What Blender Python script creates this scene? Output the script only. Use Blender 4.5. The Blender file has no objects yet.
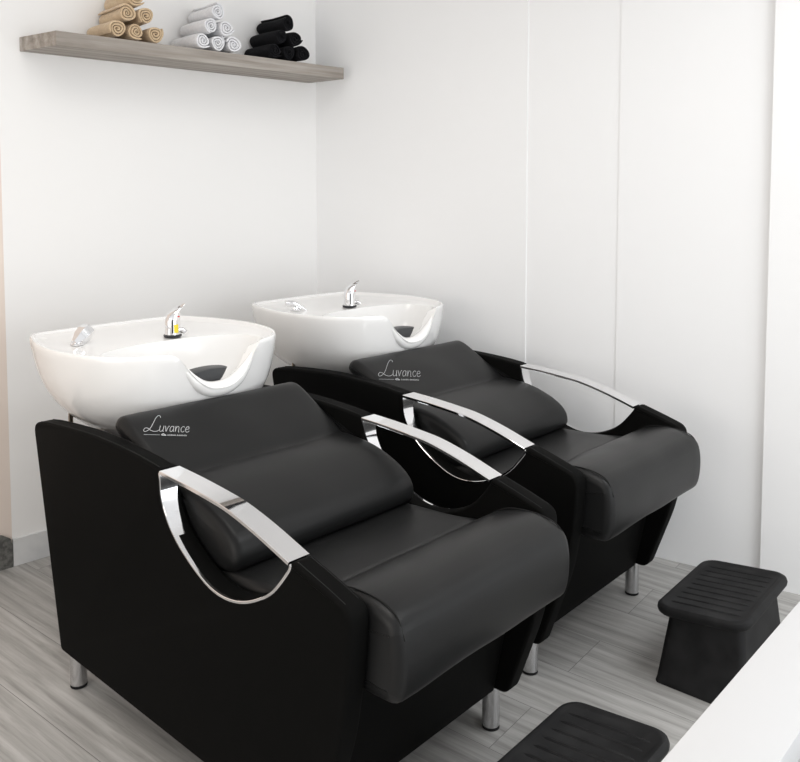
import bpy, bmesh, math, random
from mathutils import Vector, Matrix, noise

random.seed(7)
scene = bpy.context.scene
COL = scene.collection

# ------------------------------------------------------------------ helpers
def mat(name, color, rough=.5, metal=0., spec=.5, coat=0., sheen=0.):
    m = bpy.data.materials.new(name); m.use_nodes = True
    b = m.node_tree.nodes['Principled BSDF']
    b.inputs['Base Color'].default_value = (*color, 1)
    b.inputs['Roughness'].default_value = rough
    b.inputs['Metallic'].default_value = metal
    b.inputs['Specular IOR Level'].default_value = spec
    b.inputs['Coat Weight'].default_value = coat
    b.inputs['Sheen Weight'].default_value = sheen
    return m

def add_bump(m, scale, strength, dist=.002, kind='noise', detail=4):
    nt = m.node_tree; b = nt.nodes['Principled BSDF']
    tc = nt.nodes.new('ShaderNodeTexCoord')
    if kind == 'noise':
        t = nt.nodes.new('ShaderNodeTexNoise'); t.inputs['Detail'].default_value = detail
        out = t.outputs['Fac']
    else:
        t = nt.nodes.new('ShaderNodeTexVoronoi'); out = t.outputs['Distance']
    t.inputs['Scale'].default_value = scale
    nt.links.new(tc.outputs['Object'], t.inputs['Vector'])
    bp = nt.nodes.new('ShaderNodeBump')
    bp.inputs['Strength'].default_value = strength; bp.inputs['Distance'].default_value = dist
    nt.links.new(out, bp.inputs['Height'])
    nt.links.new(bp.outputs['Normal'], b.inputs['Normal'])
    return m

def mottle(m, c1, c2, scale, lo=.4, hi=.6, detail=5):
    nt = m.node_tree; b = nt.nodes['Principled BSDF']
    tc = nt.nodes.new('ShaderNodeTexCoord')
    t = nt.nodes.new('ShaderNodeTexNoise'); t.inputs['Scale'].default_value = scale
    t.inputs['Detail'].default_value = detail
    r = nt.nodes.new('ShaderNodeValToRGB')
    r.color_ramp.elements[0].position = lo; r.color_ramp.elements[0].color = (*c1, 1)
    r.color_ramp.elements[1].position = hi; r.color_ramp.elements[1].color = (*c2, 1)
    nt.links.new(tc.outputs['Object'], t.inputs['Vector'])
    nt.links.new(t.outputs['Fac'], r.inputs['Fac'])
    nt.links.new(r.outputs['Color'], b.inputs['Base Color'])
    return m

def wood(m, ramp, gscale, plank_w=None, plank_l=1.2, rotz=0.):
    """grained boards running along the local y axis (after rotz)"""
    nt = m.node_tree; b = nt.nodes['Principled BSDF']
    N = nt.nodes.new; L = nt.links.new
    tc = N('ShaderNodeTexCoord'); mp = N('ShaderNodeMapping')
    mp.inputs['Rotation'].default_value = (0, 0, rotz)
    L(tc.outputs['Object'], mp.inputs['Vector'])
    vec = mp.outputs['Vector']
    if plank_w:
        br = N('ShaderNodeTexBrick')
        br.offset = .37; br.squash = 1
        br.inputs['Scale'].default_value = 1
        br.inputs['Brick Width'].default_value = plank_l; br.inputs['Row Height'].default_value = plank_w
        br.inputs['Mortar Size'].default_value = .0008; br.inputs['Mortar Smooth'].default_value = .1
        br.inputs['Color1'].default_value = (0, 0, 0, 1); br.inputs['Color2'].default_value = (1, 1, 1, 1)
        br.inputs['Mortar'].default_value = (.5, .5, .5, 1)
        sw = N('ShaderNodeMapping'); sw.inputs['Rotation'].default_value = (0, 0, math.pi/2)
        L(vec, sw.inputs['Vector']); L(sw.outputs['Vector'], br.inputs['Vector'])
        off = N('ShaderNodeVectorMath'); off.operation = 'MULTIPLY_ADD'
        L(br.outputs['Color'], off.inputs[0]); off.inputs[1].default_value = (3.1, 5.7, 2.3)
        L(vec, off.inputs[2]); vec2 = off.outputs['Vector']
    else:
        vec2 = vec
    st = N('ShaderNodeMapping'); st.inputs['Scale'].default_value = (gscale, gscale*.05, gscale)
    L(vec2, st.inputs['Vector'])
    n1 = N('ShaderNodeTexNoise'); n1.inputs['Scale'].default_value = 1; n1.inputs['Detail'].default_value = 8
    n1.inputs['Roughness'].default_value = .65; n1.inputs['Distortion'].default_value = .6
    L(st.outputs['Vector'], n1.inputs['Vector'])
    st2 = N('ShaderNodeMapping'); st2.inputs['Scale'].default_value = (5.5, 1.1, 5.5)
    L(vec2, st2.inputs['Vector'])
    w = N('ShaderNodeTexWave'); w.wave_type = 'BANDS'; w.bands_direction = 'X'
    w.inputs['Scale'].default_value = 1.3; w.inputs['Distortion'].default_value = 9
    w.inputs['Detail'].default_value = 3; w.inputs['Detail Scale'].default_value = .8
    L(st2.outputs['Vector'], w.inputs['Vector'])
    mx = N('ShaderNodeMix'); mx.data_type = 'FLOAT'; mx.inputs[0].default_value = .15
    L(n1.outputs['Fac'], mx.inputs[2]); L(w.outputs['Fac'], mx.inputs[3])
    r = N('ShaderNodeValToRGB'); cr = r.color_ramp
    cr.elements[0].position = .28; cr.elements[0].color = (*ramp[0], 1)
    cr.elements[1].position = .72; cr.elements[1].color = (*ramp[2], 1)
    e = cr.elements.new(.5); e.color = (*ramp[1], 1)
    L(mx.outputs[0], r.inputs['Fac'])
    col = r.outputs['Color']
    if plank_w:
        v = N('ShaderNodeMix'); v.data_type = 'RGBA'; v.blend_type = 'MULTIPLY'; v.inputs[0].default_value = 1
        rr = N('ShaderNodeMapRange'); rr.inputs['To Min'].default_value = .88; rr.inputs['To Max'].default_value = 1.1
        L(br.outputs['Color'], rr.inputs['Value'])
        L(col, v.inputs[6]); L(rr.outputs['Result'], v.inputs[7])
        d = N('ShaderNodeMix'); d.data_type = 'RGBA'; L(br.outputs['Fac'], d.inputs[0])
        L(v.outputs[2], d.inputs[6]); d.inputs[7].default_value = (ramp[0][0]*.6, ramp[0][1]*.6, ramp[0][2]*.6, 1)
        col = d.outputs[2]
    L(col, b.inputs['Base Color'])
    bp = N('ShaderNodeBump'); bp.inputs['Strength'].default_value = .12; bp.inputs['Distance'].default_value = .002
    L(n1.outputs['Fac'], bp.inputs['Height']); L(bp.outputs['Normal'], b.inputs['Normal'])
    return m

def link(name, bm, m, parent=None, smooth=True, loc=None):
    bmesh.ops.recalc_face_normals(bm, faces=bm.faces)
    me = bpy.data.meshes.new(name); bm.to_mesh(me); bm.free()
    ms = m if isinstance(m, (list, tuple)) else [m]
    for x in ms: me.materials.append(x)
    if smooth:
        for p in me.polygons: p.use_smooth = True
        try: me.set_sharp_from_angle(angle=math.radians(38))
        except Exception: pass
    o = bpy.data.objects.new(name, me); COL.objects.link(o)
    if parent: o.parent = parent
    if loc: o.location = loc
    return o

def tag(o, label, cat, group=None):
    o['label'] = label; o['category'] = cat
    if group: o['group'] = group
    return o

def empty(name, loc, rz, label, cat, group=None):
    o = bpy.data.objects.new(name, None); COL.objects.link(o)
    o.empty_display_size = .1
    o.location = loc; o.rotation_euler = (0, 0, rz)
    return tag(o, label, cat, group)

def struct(o):
    o['kind'] = 'structure'; return o

def add_box(bm, lo, hi, bev=0., seg=2, mi=0):
    r = bmesh.ops.create_cube(bm, size=1)
    vs = r['verts']
    for v in vs:
        v.co = Vector([lo[i] + (v.co[i]+.5)*(hi[i]-lo[i]) for i in range(3)])
    fs = list({f for v in vs for f in v.link_faces})
    for f in fs: f.material_index = mi
    if bev:
        es = list({e for v in vs for e in v.link_edges})
        r = bmesh.ops.bevel(bm, geom=es, offset=bev, segments=seg, profile=.5, affect='EDGES')
        for f in r['faces']: f.material_index = mi

def loft(bm, rings, closed=True, cap=True, mi=0):
    vr = [[bm.verts.new(p) for p in r] for r in rings]
    n = len(vr[0])
    for a, b in zip(vr, vr[1:]):
        for i in range(n if closed else n-1):
            j = (i+1) % n
            f = bm.faces.new((a[i], a[j], b[j], b[i])); f.material_index = mi
    if cap:
        for r in (vr[0], vr[-1]):
            try:
                f = bm.faces.new(r); f.material_index = mi
            except ValueError: pass
    return vr

def catmull(pts, n, closed=False):
    """resample points with a Catmull-Rom spline, n samples per span"""
    out = []; P = [Vector(p) for p in pts]; m = len(P)
    for i in range(m if closed else m-1):
        p1, p2 = P[i], P[(i+1) % m]
        p0 = P[i-1] if (closed or i) else p1*2-p2
        p3 = P[(i+2) % m] if (closed or i+2 < m) else p2*2-p1
        for k in range(n):
            t = k/n
            out.append(.5*((2*p1)+(p2-p0)*t+(2*p0-5*p1+4*p2-p3)*t*t+(3*p1-p0-3*p2+p3)*t**3))
    if not closed: out.append(P[-1].copy())
    return out

def fillet(pts, rads, seg=5):
    """round the corners of a closed 2d polygon"""
    out = []; n = len(pts)
    for i in range(n):
        p = Vector(pts[i]); a = Vector(pts[i-1]); b = Vector(pts[(i+1) % n]); r = rads[i]
        if r <= 0: out.append(p); continue
        da = (a-p).normalized(); db = (b-p).normalized()
        ra = min(r, (a-p).length*.49); rb = min(r, (b-p).length*.49)
        s, e = p+da*ra, p+db*rb
        for k in range(seg+1):
            t = k/seg
            out.append(s*(1-t)**2+p*2*t*(1-t)+e*t*t)
    return out

def offset2d(pts, d):
    """offset a closed polygon inwards by d (counter-clockwise assumed positive area)"""
    n = len(pts); area = sum(pts[i][0]*pts[(i+1) % n][1]-pts[(i+1) % n][0]*pts[i][1] for i in range(n))
    s = 1 if area > 0 else -1
    out = []
    for i in range(n):
        p = Vector(pts[i]); a = (p-Vector(pts[i-1])); b = (Vector(pts[(i+1) % n])-p)
        if a.length < 1e-9: a = b
        if b.length < 1e-9: b = a
        a.normalize(); b.normalize()
        t = (a+b)
        if t.length < 1e-6: t = a
        t.normalize()
        nrm = Vector((-t.y, t.x))*s
        c = max(.6, a.dot(t))
        out.append(p+nrm*(d/c))
    return out

def pillow(bm, prof, u0, u1, r, seg=5, mid=1, rfun=None):
    """extrude a (v,z) profile from u0 to u1 with both ends rounded over radius r"""
    us = []
    for k in range(seg+1):
        a = math.pi/2*k/seg
        us.append((u0+r*(1-math.sin(a)), r*(1-math.cos(a))))
    # first ring is the end face (full inset)
    us = [(u0+r*(1-math.cos(math.pi/2*k/seg)), r*(1-math.sin(math.pi/2*k/seg))) for k in range(seg+1)]
    rings = []
    L = list(us)
    for k in range(1, mid):
        L.append((u0+r+(u1-u0-2*r)*k/mid, 0))
    L += [(u1-(u-u0), d) for u, d in reversed(us)]
    for u, d in L:
        q = offset2d(prof, d) if d > 1e-7 else prof
        rings.append([Vector((u, p[0], p[1])) for p in q])
    return loft(bm, rings)

def tube(bm, pts, rad, seg=10, closed=False, mi=0, cap=True, flat=None):
    """sweep a round section along pts; rad may be a list; flat=(axis vector, factor) squashes"""
    P = [Vector(p) for p in pts]; n = len(P); rings = []
    up = Vector((0, 0, 1)); prev = None
    for i in range(n):
        if closed: t = P[(i+1) % n]-P[i-1]
        else: t = P[min(i+1, n-1)]-P[max(i-1, 0)]
        t.normalize()
        if prev is None:
            s = t.cross(up)
            if s.length < .01: s = t.cross(Vector((1, 0, 0)))
            s.normalize()
        else:
            s = prev-t*prev.dot(t); s.normalize()
        prev = s; w = t.cross(s)
        r = rad[i] if isinstance(rad, (list, tuple)) else rad
        rings.append([P[i]+s*math.cos(2*math.pi*k/seg)*r+w*math.sin(2*math.pi*k/seg)*r for k in range(seg)])
    if closed: rings.append(rings[0])
    if closed:
        vr = [[bm.verts.new(p) for p in r] for r in rings[:-1]]; vr.append(vr[0])
        for a, b in zip(vr, vr[1:]):
            for i in range(seg):
                j = (i+1) % seg; f = bm.faces.new((a[i], a[j], b[j], b[i])); f.material_index = mi
    else:
        loft(bm, rings, cap=cap, mi=mi)

def lathe(bm, prof, c=(0, 0, 0), seg=32, mi=0, cap=True):
    loft(bm, [[Vector((c[0]+r*math.cos(2*math.pi*k/seg), c[1]+r*math.sin(2*math.pi*k/seg), c[2]+z)) for k in range(seg)]
              for r, z in prof], mi=mi, cap=cap)

def strip(bm, path, u0, u1, th, bev=.0015, closed=False, taper=None):
    """a flat band following a (v,z) path, spanning u0..u1, th thick (to the left of travel)"""
    n = len(path); rings = []
    for i in range(n):
        p = Vector(path[i])
        t = Vector(path[min(i+1, n-1)])-Vector(path[max(i-1, 0)]); t.normalize()
        nr = Vector((-t.y, t.x)); q = p+nr*th
        b = bev
        a0, a1 = u0, u1
        sec = [(a0+b, p), (a1-b, p), (a1, p+nr*b), (a1, q-nr*b), (a1-b, q), (a0+b, q), (a0, q-nr*b), (a0, p+nr*b)]
        rings.append([Vector((u, w.x, w.y)) for u, w in sec])
    loft(bm, rings)

# ------------------------------------------------------------------ materials
M = {}
M['wall'] = add_bump(mat('white_paint', (.89, .882, .872), .6, spec=.3), 60, .04, .001)
M['wallr'] = add_bump(mat('white_satin_paint', (.89, .892, .895), .45, spec=.3), 60, .03, .001)
M['beige'] = mat('beige_paint', (.80, .70, .63), .55, spec=.3)
M['ceil'] = mat('ceiling_paint', (.86, .86, .86), .8, spec=.2)
M['base'] = mottle(mat('pale_skirting', (.66, .67, .68), .5), (.60, .61, .62), (.70, .705, .71), 9)
M['stone'] = mottle(mat('dark_stone', (.1, .1, .095), .6), (.07, .07, .066), (.16, .158, .15), 60)
M['floor'] = wood(mat('grey_wood_plank', (.3, .3, .3), .42, spec=.4), [(.27, .262, .25), (.40, .391, .376), (.52, .511, .497)], 80, .19, 2.6, math.radians(0))
M['shelf'] = wood(mat('weathered_wood', (.3, .27, .24), .6, spec=.3), [(.20, .175, .15), (.33, .295, .262), (.48, .445, .41)], 40, rotz=math.pi/2)
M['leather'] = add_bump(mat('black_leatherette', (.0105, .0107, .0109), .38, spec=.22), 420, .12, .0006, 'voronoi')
M['leather_shaded'] = add_bump(mat('black_leatherette_shaded', (.0042, .0042, .004), .6, spec=.03), 420, .1, .0006, 'voronoi')  # same leatherette with shade put into its colour, for panels and base
M['thread'] = mat('black_thread', (.012, .012, .012), .7, spec=.2)
M['chrome'] = mat('polished_chrome', (.86, .86, .87), .06, 1.)
M['steel'] = mat('brushed_steel', (.62, .62, .63), .22, 1.)
M['rubber'] = add_bump(mottle(mat('black_rubber', (.02, .02, .02), .62, spec=.2), (.007, .007, .0075), (.014, .014, .0145), 14), 90, .1, .001)
M['ceramic'] = mat('white_ceramic', (.89, .885, .875), .09, spec=.5, coat=.4)
M['counter'] = mat('white_laminate', (.58, .583, .59), .45, spec=.15)
M['logo'] = mat('silver_lettering', (.55, .56, .57), .4)
M['yellow'] = mat('yellow_sticker', (.85, .68, .03), .5)
M['inkblack'] = mat('black_print', (.02, .02, .025), .5)
M['red'] = mat('red_enamel', (.62, .02, .03), .3)
M['pad'] = add_bump(mat('charcoal_gel', (.045, .047, .05), .45), 120, .2, .001)
M['hose'] = mat('dark_bronze_pipe', (.30, .25, .20), .3, 1.)
def terry(name, c, c2, sheen=.35):
    m = mottle(mat(name, c, .95, spec=.1, sheen=sheen), c2, c, 70, .3, .65)
    return add_bump(m, 520, .8, .003)
M['tan'] = terry('tan_terry', (.68, .52, .34), (.58, .42, .26))
M['white_terry'] = terry('white_terry', (.90, .90, .92), (.80, .80, .83))
M['black_terry'] = terry('black_terry', (.010, .010, .012), (.006, .006, .007), .02)

# ------------------------------------------------------------------ the room
WA = math.radians(-8)
P0 = Vector((1.35, 2.684, 0)); WD = Vector((math.cos(WA), math.sin(WA), 0)); WN = Vector((-math.sin(WA), math.cos(WA), 0))
def wp(s, off=0., z=0.):
    q = P0+WD*s-WN*off; return Vector((q.x, q.y, z))
HC = 2.75
CORNER = wp(1.225)
RD = (Vector((2.70, 1.04, 0))-CORNER).normalized()           # along the right wall, towards the camera
RN = Vector((RD.y, -RD.x, 0))                                # into the room
if RN.x > 0: RN = -RN
def rp(y, off=0., z=0.):
    t = (y-CORNER.y)/RD.y; q = CORNER+RD*t+RN*off; return Vector((q.x, q.y, z))

def prism(bm, base, z0, z1, mi=0):
    loft(bm, [[Vector((p.x, p.y, z0)) for p in base], [Vector((p.x, p.y, z1)) for p in base]], mi=mi)

bm = bmesh.new(); add_box(bm, (-2.2, -2.4, -.06), (3.3, 3.1, 0)); struct(link('floor', bm, M['floor'], smooth=False))
bm = bmesh.new(); add_box(bm, (-2.2, -2.4, HC), (3.3, 3.1, HC+.06)); struct(link('ceiling', bm, M['ceil'], smooth=False))
S0 = -.055
bm = bmesh.new(); prism(bm, [wp(S0), wp(1.32), wp(1.32, -.12), wp(S0, -.12)], 0, HC)
struct(link('wall_back', bm, M['wall'], smooth=False))
bm = bmesh.new(); prism(bm, [wp(-3.2, .0), wp(S0, .0), wp(S0, -.12), wp(-3.2, -.12)], 0, HC)
struct(link('wall_left', bm, M['beige'], smooth=False))
# right wall: three shallow bays and a projecting pilaster
bm = bmesh.new()
ys = [(CORNER.y+.12, 1.535, 0.), (1.535, 1.195, -.004), (1.195, .69, -.001)]
for y0, y1, o in ys: prism(bm, [rp(y0, o), rp(y1, o), rp(y1, -.15), rp(y0, -.15)], 0, HC)
struct(link('wall_right', bm, M['wallr'], smooth=False))
bm = bmesh.new(); prism(bm, [rp(.712, .022), rp(-2.3, .022), rp(-2.3, -.15), rp(.712, -.15)], 0, HC)
struct(link('trim_1', bm, M['wallr'], smooth=False))
# skirting with a rough lower edge on the back wall, stone skirting past the corner
bm = bmesh.new()
prism(bm, [wp(S0, .012), wp(1.19, .012), wp(1.19, .0005), wp(S0, .0005)], .001, .092)
struct(link('baseboard_back', bm, M['base'], smooth=False))
bm = bmesh.new()
q = [(-1.2, 0), (-.058, 0), (-.056, .012), (-.056, .075), (-.062, .096), (-.085, .112), (-.11, .122), (-1.2, .122)]
loft(bm, [[wp(s, .0005, z) for s, z in q], [wp(s, .011, z) for s, z in q]])
struct(link('baseboard_left', bm, M['stone'], smooth=False))

# ------------------------------------------------------------------ shelf
SH = empty('wall_shelf', wp(.6, 0, 1.701), WA, 'weathered grey wooden floating shelf holding rolled towels on the back wall', 'shelf')
bm = bmesh.new(); loft(bm, [[Vector((x, y, z)) for x, y in ((-.587, -.001), (.588, -.001), (.616, -.20), (-.545, -.20))] for z in (0, .046)])
bmesh.ops.bevel(bm, geom=list(bm.edges), offset=.0015, segments=1, affect='EDGES')
link('shelf_board', bm, M['shelf'], SH)

# ------------------------------------------------------------------ towels
def towel_mesh(name, m, seed, r=.031, ln=.178):
    rnd = random.Random(seed)
    turns = 3.1; th = r/3.55; N = 76
    outer = []; inner = []
    for k in range(N+1):
        t = k/N; a = turns*2*math.pi*(1-t)+rnd.random()*.02
        rr = r*(1-t)+.004*t
        wob = 1+.05*math.sin(3*a+seed)
        d = Vector((math.cos(a+seed), math.sin(a+seed)*.97))
        tt = th*.97*(1-.25*t)
        if k == 0: tt *= .5
        outer.append(d*rr*wob); inner.append(d*max(.0008, rr*wob-tt))
    rings = []
    ss = [(0, .35), (.004, .1), (.012, 0), (.05, 0), (.1, 0), (.15, 0), (ln-.012, 0), (ln-.004, .1), (ln, .35)]
    for y, pin in ss:
        ring = []
        sag = 1+.035*math.sin(y*40+seed)
        for k in range(N+1):
            mid = (outer[k]+inner[k])*.5
            p = outer[k].lerp(mid, pin)*sag; ring.append(Vector((p.x, y+.004*math.sin(k*.21+seed), p.y)))
        for k in range(N, -1, -1):
            mid = (outer[k]+inner[k])*.5
            p = inner[k].lerp(mid, pin)*sag; ring.append(Vector((p.x, y+.004*math.sin(k*.21+seed), p.y)))
        rings.append(ring)
    bm = bmesh.new()
    vr = [[bm.verts.new(p) for p in r_] for r_ in rings]
    n = len(vr[0])
    for a, b in zip(vr, vr[1:]):
        for i in range(n):
            j = (i+1) % n; bm.faces.new((a[i], a[j], b[j], b[i]))
    for r_ in (vr[0], vr[-1]):
        for k in range(N):
            bm.faces.new((r_[k], r_[k+1], r_[2*N-k], r_[2*N+1-k]))
    return bm

ZT = 1.701+.0462
def pile(colour, m, s_ends, off, name_word, labels):
    r = .0325; h = r*1.72
    s0, s1, s2 = s_ends
    pos = [(s0, 0), (s1, 0), (s2, 0), ((s0+s1)/2, 1), ((s1+s2)/2, 1), ((s0+2*s1+s2)/4, 2)]
    for i, (s, lv) in enumerate(pos):
        o = link('rolled_towel', towel_mesh('rolled_towel', m, i*1.7+len(colour), r), m, None)
        z = ZT+r*1.03+lv*h
        p = wp(s, off+random.uniform(-.006, .006), z)
        o.location = p; o.rotation_euler = (0, random.uniform(-.1, .1), WA+random.uniform(-.03, .03))
        tag(o, labels[i], 'towel', f'{colour} rolled towels on the wall shelf')
place = ['bottom left', 'bottom middle', 'bottom right', 'left of the middle row', 'right of the middle row', 'topmost']
def labs(colour, word):
    return [f'{word} {colour} terry towel, bottom row left roll of the {colour} pile',
            f'{word} {colour} terry towel, bottom row middle roll of the {colour} pile',
            f'{word} {colour} terry towel, bottom row right roll of the {colour} pile',
            f'{word} {colour} terry towel, left roll in second row of the {colour} pile',
            f'{word} {colour} terry towel, right roll in second row of the {colour} pile',
            f'{word} {colour} terry towel, single roll on top of the {colour} pile']
pile('tan', M['tan'], (.262, .328, .398), .192, 'tan', labs('tan', 'rolled'))
pile('white', M['white_terry'], (.577, .640, .706), .192, 'white', labs('white', 'rolled'))
pile('black', M['black_terry'], (.885, .948, 1.013), .192, 'black', labs('black', 'rolled'))

# ------------------------------------------------------------------ shampoo chair
CW = .642; PT = .047
ARC = [(.507, .663), (.497, .603), (.452, .543), (.370, .493), (.300, .4745), (.226, .486), (.151, .527), (.103, .580), (.0945, .596)]
TOPL = [(.507, .663), (.42, .6585), (.33, .651), (.27, .6435), (.187, .624), (.0945, .596)]
arc = catmull([(a, b) for a, b in ARC], 7)
topl = catmull([(a, b) for a, b in TOPL], 7)

def panel_profile():
    rear = [(.98, .10), (1.100, .652)]
    top = [(1.0, .671), (.85, .681), (.755, .683), (.667, .681), (.58, .676), (.512, .669)]
    base = fillet([(.10, .10), (.98, .10), (1.102, .658), (1.0, .671)], [0, .012, .03, 0], 6)
    # order: bottom front, bottom rear, rear top, then along the top, the arc and the front
    pts = [p for p in base[:-1]]
    pts += [Vector(p) for p in catmull(top, 4)]
    pts += [Vector(p) for p in arc[1:]]
    front = fillet([(.0945, .598), (.083, .602), (.0147, .583), (-.058, .560), (-.055, .46), (-.029, .31), (.045, .10), (.10, .10)],
                   [0, .008, .03, .026, .05, .05, .02, 0], 6)
    pts += front[1:-1]
    # drop near-duplicates
    out = []
    for p in pts:
        if not out or (p-out[-1]).length > .0015: out.append(p)
    return out
PANEL = panel_profile()

SEAT = fillet([(.56, .40), (.56, .478), (.34, .489), (.20, .494), (.125, .506), (.112, .506), (.085, .527), (.045, .550), (-.01, .563),
               (-.06, .562), (-.112, .545), (-.124, .50), (-.122, .43), (-.108, .394), (-.04, .388), (.02, .40)],
              [.02, .02, .05, .05, .004, .004, .03, .04, .05, .05, .04, .05, .04, .02, .03, .02], 5)
BACK = fillet([(.795, .690), (.782, .722), (.748, .724), (.66, .677), (.60, .640), (.572, .619), (.545, .622), (.455, .615), (.362, .581), (.315, .546), (.311, .496),
               (.37, .470), (.47, .49), (.60, .560)],
              [.02, .02, .03, .05, .02, .012, .02, .06, .05, .035, .03, .03, .05, .06], 5)

def wrinkle(bm, amp, sc, seed):
    for v in bm.verts:
        v.co += v.normal*amp*noise.noise(Vector((v.co.x*sc+seed, v.co.y*sc, v.co.z*sc)))

# --- basin outline (half, from the front round to the back)
BC = Vector((.340, 1.03))
half = [(0, .757), (.06, .760), (.11, .769), (.165, .785), (.213, .811), (.260, .862), (.291, .93), (.308, 1.01), (.310, 1.08), (.298, 1.17), (.274, 1.25), (.256, 1.30), (.236, 1.330), (.20, 1.343), (.10, 1.350), (0, 1.352)]
full = [Vector((BC.x+d, v)) for d, v in half]+[Vector((BC.x-d, v)) for d, v in half[-2:0:-1]]
NB = 240
def resample_angle(curve, c, n):
    out = []
    m = len(curve)
    for k in range(n):
        a = -math.pi/2+2*math.pi*k/n
        d = Vector((math.cos(a), math.sin(a)))
        best = None
        for i in range(m):
            p, q = curve[i]-c, curve[(i+1) % m]-c
            e = q-p; den = d.x*e.y-d.y*e.x
            if abs(den) < 1e-12: continue
            t = (p.x*e.y-p.y*e.x)/den; s = (p.x*d.y-p.y*d.x)/den
            if t > 0 and -1e-6 <= s <= 1+1e-6 and (best is None or t > best): best = t
        out.append(c+d*best)
    return out
OUT = resample_angle(catmull(full, 8, True), BC, NB)
BB = Vector((.335, .925))
bowl = []
for k in range(NB):
    a = -math.pi/2+2*math.pi*k/NB
    x, y = math.cos(a), math.sin(a)
    ry = .132 if y < 0 else .118
    ex = .85
    bowl.append(BB+Vector((.232*math.copysign(abs(x)**ex, x), ry*math.copysign(abs(y)**ex, y))))
LEV = [(.44, .600), (.50, .602), (.60, .613), (.70, .632), (.79, .657), (.865, .688), (.925, .724), (.962, .760), (.985, .795), (.997, .822), (1.0, .834), (.998, .841), (.990, .8445), (.970, .8445)]
def zn(u):
    d = min(2., abs(u-.343)/.124)
    f = d**2.4
    return .741+.1045*f/(1+f**6)**(1/6)
def basin_bm():
    bm = bmesh.new(); rings = []
    for s, z in LEV:
        c = BC.lerp(Vector((.335, 1.0)), min(1, (1-s)*1.6))
        rings.append([Vector((*(c+(p-BC)*s), z)) for p in OUT])
    rings.append([Vector((*(BC+(p-BC)*.95), .838)) for p in OUT])
    rings.append([Vector((*((BC+(p-BC)*.94).lerp(b, .12)), .8335)) for p, b in zip(OUT, bowl)])
    rings.append([Vector((*((BC+(p-BC)*.94).lerp(b, .80)), .831)) for p, b in zip(OUT, bowl)])
    for s, z in [(1.0, .827), (.965, .81), (.90, .765), (.80, .72), (.64, .688), (.40, .668), (.16, .662)]:
        rings.append([Vector((*(BB+(b-BB)*s), z)) for b in bowl])
    nlev = len(rings)
    for r in rings:
        for p in r:
            if p.y < .90:
                z = zn(p.x)
                w = min(1, max(0, (.90-p.y)/.03))
                if p.z > z: p.z = p.z+(z-p.z)*w
    loft(bm, rings)
    # rolled lip round the neck notch
    path = []; rad = []
    for k in range(41):
        t = -1+2*k/40
        u = .343+.116*t
        z = zn(u)-.006
        vo = min(OUT, key=lambda p: abs(p.x-u)+(10 if p.y > 1 else 0)).y
        s = 1.0
        for (s0, z0), (s1, z1) in zip(LEV[:11], LEV[1:11]):
            if z0 <= z <= z1: s = s0+(s1-s0)*(z-z0)/(z1-z0)
        path.append(Vector((u, 1.03-(1.03-vo)*s+.008, z)))
        rad.append(.0185*(1-abs(t)**3)+.002)
    tube(bm, path, rad, 14)
    return bm

def logo_strokes():
    """hand-lettered word in script, unit height about 1"""
    S = []
    # capital L with a loop
    S.append([(.95, .88), (.88, .99), (.74, .98), (.62, .80), (.54, .52), (.44, .22), (.28, .04), (.10, -.02), (.02, .08), (.10, .20), (.28, .18), (.50, .06), (.74, .0), (.92, .03), (1.02, .10)])
    def lo(x, pts): S.append([(x+a, b) for a, b in pts])
    lo(1.06, [(0, .36), (.0, .12), (.06, .02), (.16, .04), (.24, .16), (.24, .36), (.24, .04), (.29, .02)])                        # u
    lo(1.40, [(0, .36), (.06, .20), (.11, .02), (.17, .20), (.24, .36), (.28, .34)])                                               # v
    lo(1.74, [(.24, .30), (.14, .36), (.03, .26), (.02, .08), (.12, .01), (.23, .14), (.25, .34), (.25, .06), (.31, .02)])          # a
    lo(2.12, [(0, .36), (.01, .02), (.03, .22), (.12, .35), (.22, .30), (.23, .02), (.28, .02)])                                    # n
    lo(2.48, [(.24, .31), (.13, .36), (.02, .22), (.06, .05), (.16, .01), (.26, .08)])                                              # c
    lo(2.80, [(.03, .18), (.23, .22), (.20, .34), (.10, .35), (.01, .20), (.06, .04), (.16, .01), (.28, .09)])                      # e
    rule = [[(0.1, -.20), (1.15, -.20)], [(1.25, -.20), (1.36, -.13), (1.46, -.17), (1.56, -.22), (1.42, -.22), (1.30, -.22)]]
    tail = []
    x = 1.66
    for k in range(11):
        if k == 5: x += .06
        tail.append([(x, -.24), (x+.03, -.15), (x+.06, -.24), (x+.09, -.17)]); x += .115
    return S, rule, tail

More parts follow.
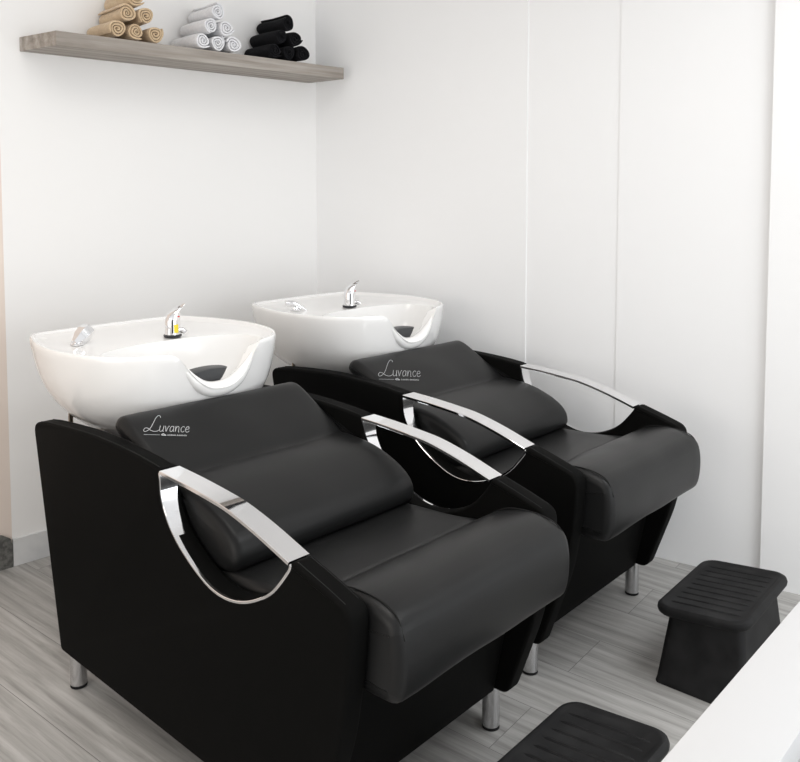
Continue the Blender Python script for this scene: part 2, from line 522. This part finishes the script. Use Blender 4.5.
def chair(loc, rz, label, hand):
    t = empty('shampoo_chair', loc, rz, label, 'shampoo chair', 'black shampoo chairs with white basins')
    for side in (0, 1):
        u0 = 0 if side == 0 else CW-PT
        bm = bmesh.new(); pillow(bm, PANEL, u0, u0+PT, .008, 4)
        sp = link('side_panel', bm, M['leather_shaded'], t)
        for du in (.0085, PT-.0085):                       # stitched seams along the upper edges
            bm = bmesh.new()
            path = [Vector((u0+du, p[0], p[1]+.0002)) for p in catmull([(1.07, .6625), (1.0, .671), (.85, .681), (.755, .683), (.667, .681), (.58, .676), (.52, .670)], 5)]
            tube(bm, path, .0011, 6); link('seam', bm, M['thread'], sp); bm = bmesh.new()
            path = [Vector((u0+du, p[0], p[1]+.0002)) for p in catmull([(.080, .601), (.0147, .582), (-.038, .5655)], 5)]
            tube(bm, path, .0011, 6); link('seam', bm, M['thread'], sp)
        bm = bmesh.new()
        # chrome liner: full width at the rear top, narrowing to a thin rim on the outer face
        nA = len(arc); rings = []
        for i, p in enumerate(arc):
            tt = i/(nA-1)
            wd = .0065+(PT+.001-.0065)*max(0, 1-tt/.46)**1.05
            a0, a1 = (-.0015, wd-.0015) if side == 0 else (PT+.0015-wd, PT+.0015)
            tg = (arc[min(i+1, nA-1)]-arc[max(i-1, 0)]).normalized(); nr = Vector((-tg.y, tg.x))
            kk = min(1, tt/.45)
            lo_, hi_ = p+nr*(-.0015+.0027*kk), p+nr*(.0035+.0035*kk)
            rings.append([Vector((u0+u, w.x, w.y)) for u, w in ((a0+.001, lo_), (a1, lo_), (a1, hi_), (a0+.001, hi_), (a0, hi_-nr*.001), (a0, lo_+nr*.001))])
        loft(bm, rings)
        link('trim_ring', bm, M['chrome'], t)
        bm = bmesh.new()
        strip(bm, [(p[0], p[1]+.004) for p in topl], u0-.0015, u0+PT+.0015, .008, .0012)
        link('armrest_band', bm, M['chrome'], t)
    # base box between the panels
    bm = bmesh.new()
    loft(bm, [[Vector((u, p[0], p[1])) for p in fillet([(.092, .105), (.97, .105), (1.03, .40), (.62, .46), (.36, .44), (.10, .40), (.03, .385)], [.01]*7, 3)] for u in (.046, CW-.046)])
    link('base_box', bm, M['leather_shaded'], t)
    bm = bmesh.new()
    pillow(bm, fillet([(.078, .098), (.10, .098), (.045, .39), (.018, .39)], [.006]*4, 3), .0475, CW-.0475, .006, 3)
    link('front_panel', bm, M['leather_shaded'], t)
    bm = bmesh.new(); pillow(bm, SEAT, .050, CW-.050, .022, 6, 14)
    bm.normal_update(); wrinkle(bm, .0025, 9, 3.1)
    s = link('seat', bm, M['leather'], t)
    for u in (.066, CW-.066):
        bm = bmesh.new(); tube(bm, [Vector((u, p[0], p[1]+.0005)) for p in catmull([(.07, .5355), (.035, .5535), (-.01, .5615), (-.06, .561), (-.10, .5475), (-.1195, .51)], 5)], .0014, 6); link('seam', bm, M['thread'], s)
    bm = bmesh.new(); pillow(bm, BACK, .049, CW-.048, .021, 6, 14)
    bm.normal_update(); wrinkle(bm, .003, 8, 9.4)
    b = link('backrest', bm, M['leather'], t)
    # overlaid watermark, added as strokes on the backrest, reading level from the front left
    A, B, Tt = ((.075, .697), (.176, .665), (.137, .731)) if hand == 0 else ((.072, .674), (.225, .635), (.182, .723))
    A, B, Tt = (Vector((*q, .677+(q[1]-.66)*.534)) for q in (A, B, Tt))
    ex = (B-A)/3.08; ey = (Tt-(A+ex*.8))/1.0
    nn = ex.cross(ey).normalized()
    if nn.z < 0: nn = -nn
    def surf(x, y):
        p = A+ex*x+ey*y
        # slide onto the backrest's upper plane
        z = .677+(p.y-.66)*(.724-.677)/(.748-.66)
        return Vector((p.x, p.y, z+.0016))
    bm = bmesh.new(); S, rule, tail = logo_strokes()
    for st, r in [(x, .00065) for x in S]+[(x, .0004) for x in rule[:1]]+[(x, .0010) for x in rule[1:]]+[(x, .00032) for x in tail]:
        pts = catmull([surf(*q) for q in st], 4)
        tube(bm, pts, r, 6)
    link('watermark_logo', bm, M['logo'], b)['label'] = 'silver script lettering'
    # legs
    for u, v in ((.037, .095), (CW-.037, .095), (.037, .962), (CW-.037, .962)):
        bm = bmesh.new()
        lathe(bm, [(.0185, 0), (.0205, .001), (.0205, .006)], (u, v, 0), 28)
        lathe(bm, [(.019, .007), (.0205, .008), (.0205, .103), (.0195, .104)], (u, v, 0), 28, 1)
        link('leg', bm, [M['rubber'], M['steel']], t)
    # frame carrying the basin
    bm = bmesh.new()
    for u, v in ((.100, 1.10), (CW-.100, 1.10)):
        tube(bm, [(u, v, .40), (u, v, .55), (u, v, .70)], .006, 10)
    tube(bm, [(.100, 1.10, .42), (CW-.100, 1.10, .42)], .008, 10)
    link('support_rod', bm, M['hose'], t)
    bm = bmesh.new()
    ring = [Vector(((.335)+.195*math.cos(a), 1.0+.165*math.sin(a), 0)) for a in [2*math.pi*k/40 for k in range(40)]]
    loft(bm, [[Vector((.335+(p.x-.335)*s_, 1.0+(p.y-1.0)*s_, z)) for p in ring] for s_, z in [(.95, .50), (.98, .55), (.98, .588), (1.06, .59), (1.08, .596), (1.06, .602), (.9, .602)]])
    link('basin_support', bm, [M['steel']], t)
    bs = link('basin', basin_bm(), M['ceramic'], t)
    # neck rest pad
    bm = bmesh.new(); rings = []
    for y, k in ((.800, .75), (.806, .95), (.816, 1.0), (.834, 1.0), (.842, .93), (.846, .7)):
        up = [Vector((.335+.058*x*k, y, .781+(.005*(1-x*x)*k))) for x in [-1+2*i/14 for i in range(15)]]
        lo_ = [Vector((.335+.058*x*k, y, .781-.048*(1-abs(x)**2.2)*k)) for x in [1-2*i/14 for i in range(1, 14)]]
        rings.append(up+lo_)
    loft(bm, rings); link('neck_rest', bm, M['pad'], bs)['label'] = 'dark grey pad in the neck notch'
    # mixer tap
    fu, fv, fz = (.392 if hand == 0 else .337), 1.068, .8315
    bm = bmesh.new()
    lathe(bm, [(.0245, 0), (.0255, .001), (.0255, .0045), (.023, .0065)], (fu, fv, fz), 28, 1)
    rings = []
    for z, r, dx, dy in [(.006, .0225, 0, 0), (.02, .0218, 0, 0), (.045, .0212, 0, 0), (.056, .0205, .001, -.001), (.066, .0192, .003, -.002), (.074, .0165, .007, -.005), (.081, .0125, .013, -.009), (.0865, .0075, .0205, -.014), (.089, .003, .027, -.018)]:
        rings.append([Vector((fu+dx+r*math.cos(2*math.pi*k/28), fv+dy+r*math.sin(2*math.pi*k/28), fz+z+(.005*math.cos(2*math.pi*k/28-.2) if z > .045 else 0))) for k in range(28)])
    loft(bm, rings)
    # short spout towards the bowl
    tube(bm, [(fu+.01, fv-.008, fz+.018), (fu+.022, fv-.02, fz+.017), (fu+.027, fv-.027, fz+.010)], [.009, .008, .007], 12)
    # sticker, print line and hot/cold dot wrapped on the side facing the sitter's left
    def patch(a0, a1, z0, z1, r, mi):
        n = 6
        vs = [[bm.verts.new((fu+r*math.cos(a0+(a1-a0)*k/n), fv+r*math.sin(a0+(a1-a0)*k/n), fz+z)) for k in range(n+1)] for z in (z0, z1)]
        for k in range(n):
            f = bm.faces.new((vs[0][k], vs[0][k+1], vs[1][k+1], vs[1][k])); f.material_index = mi
    if hand == 0:
        patch(math.radians(-112), math.radians(-78), .012, .036, .0226, 2)
    patch(math.radians(-128), math.radians(-118), .012, .050, .0225, 3)
    lathe(bm, [(.0005, 0), (.003, .0005), (.0038, .002), (.003, .0035), (.0005, .004)], (fu+.007, fv-.0205, fz+.056), 12, 4)
    link('faucet', bm, [M['chrome'], M['inkblack'], M['yellow'], M['inkblack'], M['red']], bs)
    # hand shower parked on the deck
    bm = bmesh.new()
    hu, hv, hz = (.140, 1.135, .833)
    lathe(bm, [(.017, 0), (.018, .003), (.012, .006), (.011, .012)], (hu, hv, hz), 20)
    if hand == 0:
        ax = Vector((.75, .25, .45)).normalized()
    else:
        ax = Vector((-.70, .55, .35)).normalized()
    c = Vector((hu, hv, hz+.012))
    sc = 1 if hand == 0 else .8
    if hand == 0:
        pts = [c-ax*.012, c, c+ax*.012, c+ax*.028, c+ax*.045, c+ax*.050]; rad = [.010, .014, .0205, .023, .0225, .018]
    else:
        pts = [c-ax*.040+Vector((0, 0, .002)), c-ax*.02+Vector((0, 0, .008)), c+Vector((0, 0, .010)), c+ax*.018+Vector((0, 0, .006)), c+ax*.034, c+ax*.038]; rad = [.005, .007, .009, .0105, .011, .007]
    tube(bm, pts, rad, 6 if hand == 0 else 14)
    link('hand_shower', bm, M['chrome'], bs)
    for o in list(t.children)+[c for ch in t.children for c in ch.children]:
        if o.name.split('.')[0] in ('side_panel', 'seam', 'trim_ring', 'armrest_band', 'seat', 'backrest', 'watermark_logo'):
            for v in o.data.vertices:
                v.co.z -= .010*(v.co.x/CW)*min(1, max(0, (v.co.z-.1)/.42))
    return t

PHI = math.radians(-3.5)
U = Vector((math.cos(PHI), math.sin(PHI), 0)); V = Vector((-math.sin(PHI), math.cos(PHI), 0))
chair(U*.918+V*1.0, PHI, 'black leatherette shampoo chair nearest the viewer, yellow sticker on its basin tap', 0)
chair(U*1.735+V*1.055, PHI, 'black leatherette shampoo chair farther back, between the first one and the right wall', 1)

# ------------------------------------------------------------------ footrests
def rrect(cx, cy, w, d, r, z, n=7):
    out = []
    for sx, sy, a0 in ((1, 1, 0), (-1, 1, 90), (-1, -1, 180), (1, -1, 270)):
        for k in range(n):
            a = math.radians(a0+90*k/(n-1))
            out.append(Vector((cx+sx*(w/2-r)+r*math.cos(a), cy+sy*(d/2-r)+r*math.sin(a), z)))
    return out
def footrest(loc, rz, label):
    t = empty('footrest', loc, rz, label, 'footrest', 'black rubber footrests on the floor')
    tilt = math.radians(6)
    def tl(ps): return [Vector((p.x, p.y*math.cos(tilt)+(p.z-.2)*math.sin(tilt), .2-p.y*math.sin(tilt)+(p.z-.2)*math.cos(tilt))) for p in ps]
    bm = bmesh.new()
    base = [rrect(0, 0, w, d, r, z) for w, d, r, z in [(.326, .226, .012, 0), (.328, .228, .014, .004), (.322, .224, .016, .012)]]
    loft(bm, base+[tl(rrect(0, 0, .272, .186, .02, .190))])
    link('stand', bm, M['rubber'], t)
    bm = bmesh.new()
    loft(bm, [tl(rrect(0, 0, w, d, r, z)) for w, d, r, z in
              [(.25, .145, .02, .192), (.343, .218, .036, .1935), (.354, .229, .040, .199), (.358, .233, .042, .207), (.354, .229, .040, .2145), (.344, .219, .036, .2185), (.328, .203, .030, .2185), (.320, .195, .027, .2155)]])
    for k in range(9):                                        # raised anti-slip ribs
        x = -.128+.032*k
        tube(bm, tl([Vector((x, -.088, .2125)), Vector((x, -.076, .2130)), Vector((x, .076, .2130)), Vector((x, .088, .2125))]), [.003, .0048, .0048, .003], 8)
    link('tread', bm, M['rubber'], t)
    return t
footrest((2.158, .652, 0), math.radians(-2), 'black ribbed rubber footrest by the right wall, in front of the farther chair')
footrest((1.325, .655, 0), math.radians(-3), 'black ribbed rubber footrest cut by the photo bottom, in front of the nearest chair')

# ------------------------------------------------------------------ foreground counter
CT = empty('table', U*.85+V*.26, PHI, 'plain white table top crossing the bottom right corner in the foreground', 'table')
bm = bmesh.new(); add_box(bm, (-.62, -.0385, .722), (.66, .0395, .75), .0015, 2)
link('tabletop', bm, M['counter'], CT)
for x in (-.57, .61):  # unseen legs in place of a closed body, to let light through below
    bm = bmesh.new(); add_box(bm, (x-.02, -.02, 0), (x+.02, .02, .722), .002, 1)
    link('leg', bm, M['counter'], CT)

# ------------------------------------------------------------------ light
def area(name, loc, size, power, color=(1, 1, 1), rot=(0, 0, 0), sy=None):
    l = bpy.data.lights.new(name, 'AREA'); l.energy = power; l.color = color
    l.shape = 'RECTANGLE'; l.size = size; l.size_y = sy or size
    o = bpy.data.objects.new(name, l); COL.objects.link(o); o.location = loc; o.rotation_euler = rot
    return o
for loc_, pw, col_ in (((1.85, -.35, HC-.02), 15, (.97, .985, 1)), ((1.0, 1.1, HC-.02), 6, (1, .98, .95)), ((.1, .9, HC-.02), 9, (1, .95, .89))):
    area('ceiling_lamp', loc_, .9, pw, col_, sy=.9).data.spread = math.radians(145)
area('window_daylight', (1.6, -2.3, 1.0), 3.2, 38, (.93, .97, 1), (math.radians(90), 0, 0), 1.8)
area('left_warm_fill', (-2.0, 1.2, 1.0), 2.0, 21, (1, .92, .82), (math.radians(90), 0, math.radians(-90)), 1.8)  # added warm fill from the unseen left, lifts the low wall and floor

w = bpy.data.worlds.new('room_ambience'); scene.world = w; w.use_nodes = True
w.node_tree.nodes['Background'].inputs['Color'].default_value = (.985, .99, 1, 1)
w.node_tree.nodes['Background'].inputs['Strength'].default_value = .88

# ------------------------------------------------------------------ camera
F = 830.; PY = 242.; HOR = 190.; TH = math.radians(38.7)
pitch = math.atan((PY-HOR)/F)
fw = Vector((math.cos(TH)*math.cos(pitch), math.sin(TH)*math.cos(pitch), -math.sin(pitch)))
rt = Vector((math.sin(TH), -math.cos(TH), 0)); upv = rt.cross(fw)
cam = bpy.data.cameras.new('camera'); co = bpy.data.objects.new('camera', cam); COL.objects.link(co)
cam.sensor_fit = 'HORIZONTAL'; cam.sensor_width = 36; cam.lens = F/800*36
cam.shift_y = -(381-PY)/800; cam.clip_start = .02
m3 = Matrix((rt, upv, -fw)).transposed()
co.matrix_world = Matrix.Translation((0, 0, 1.25)) @ m3.to_4x4()
scene.camera = co

vs = scene.view_settings
vs.view_transform = 'Standard'; vs.look = 'None'; vs.gamma = 1; vs.use_curve_mapping = False
vs.exposure = 0.09
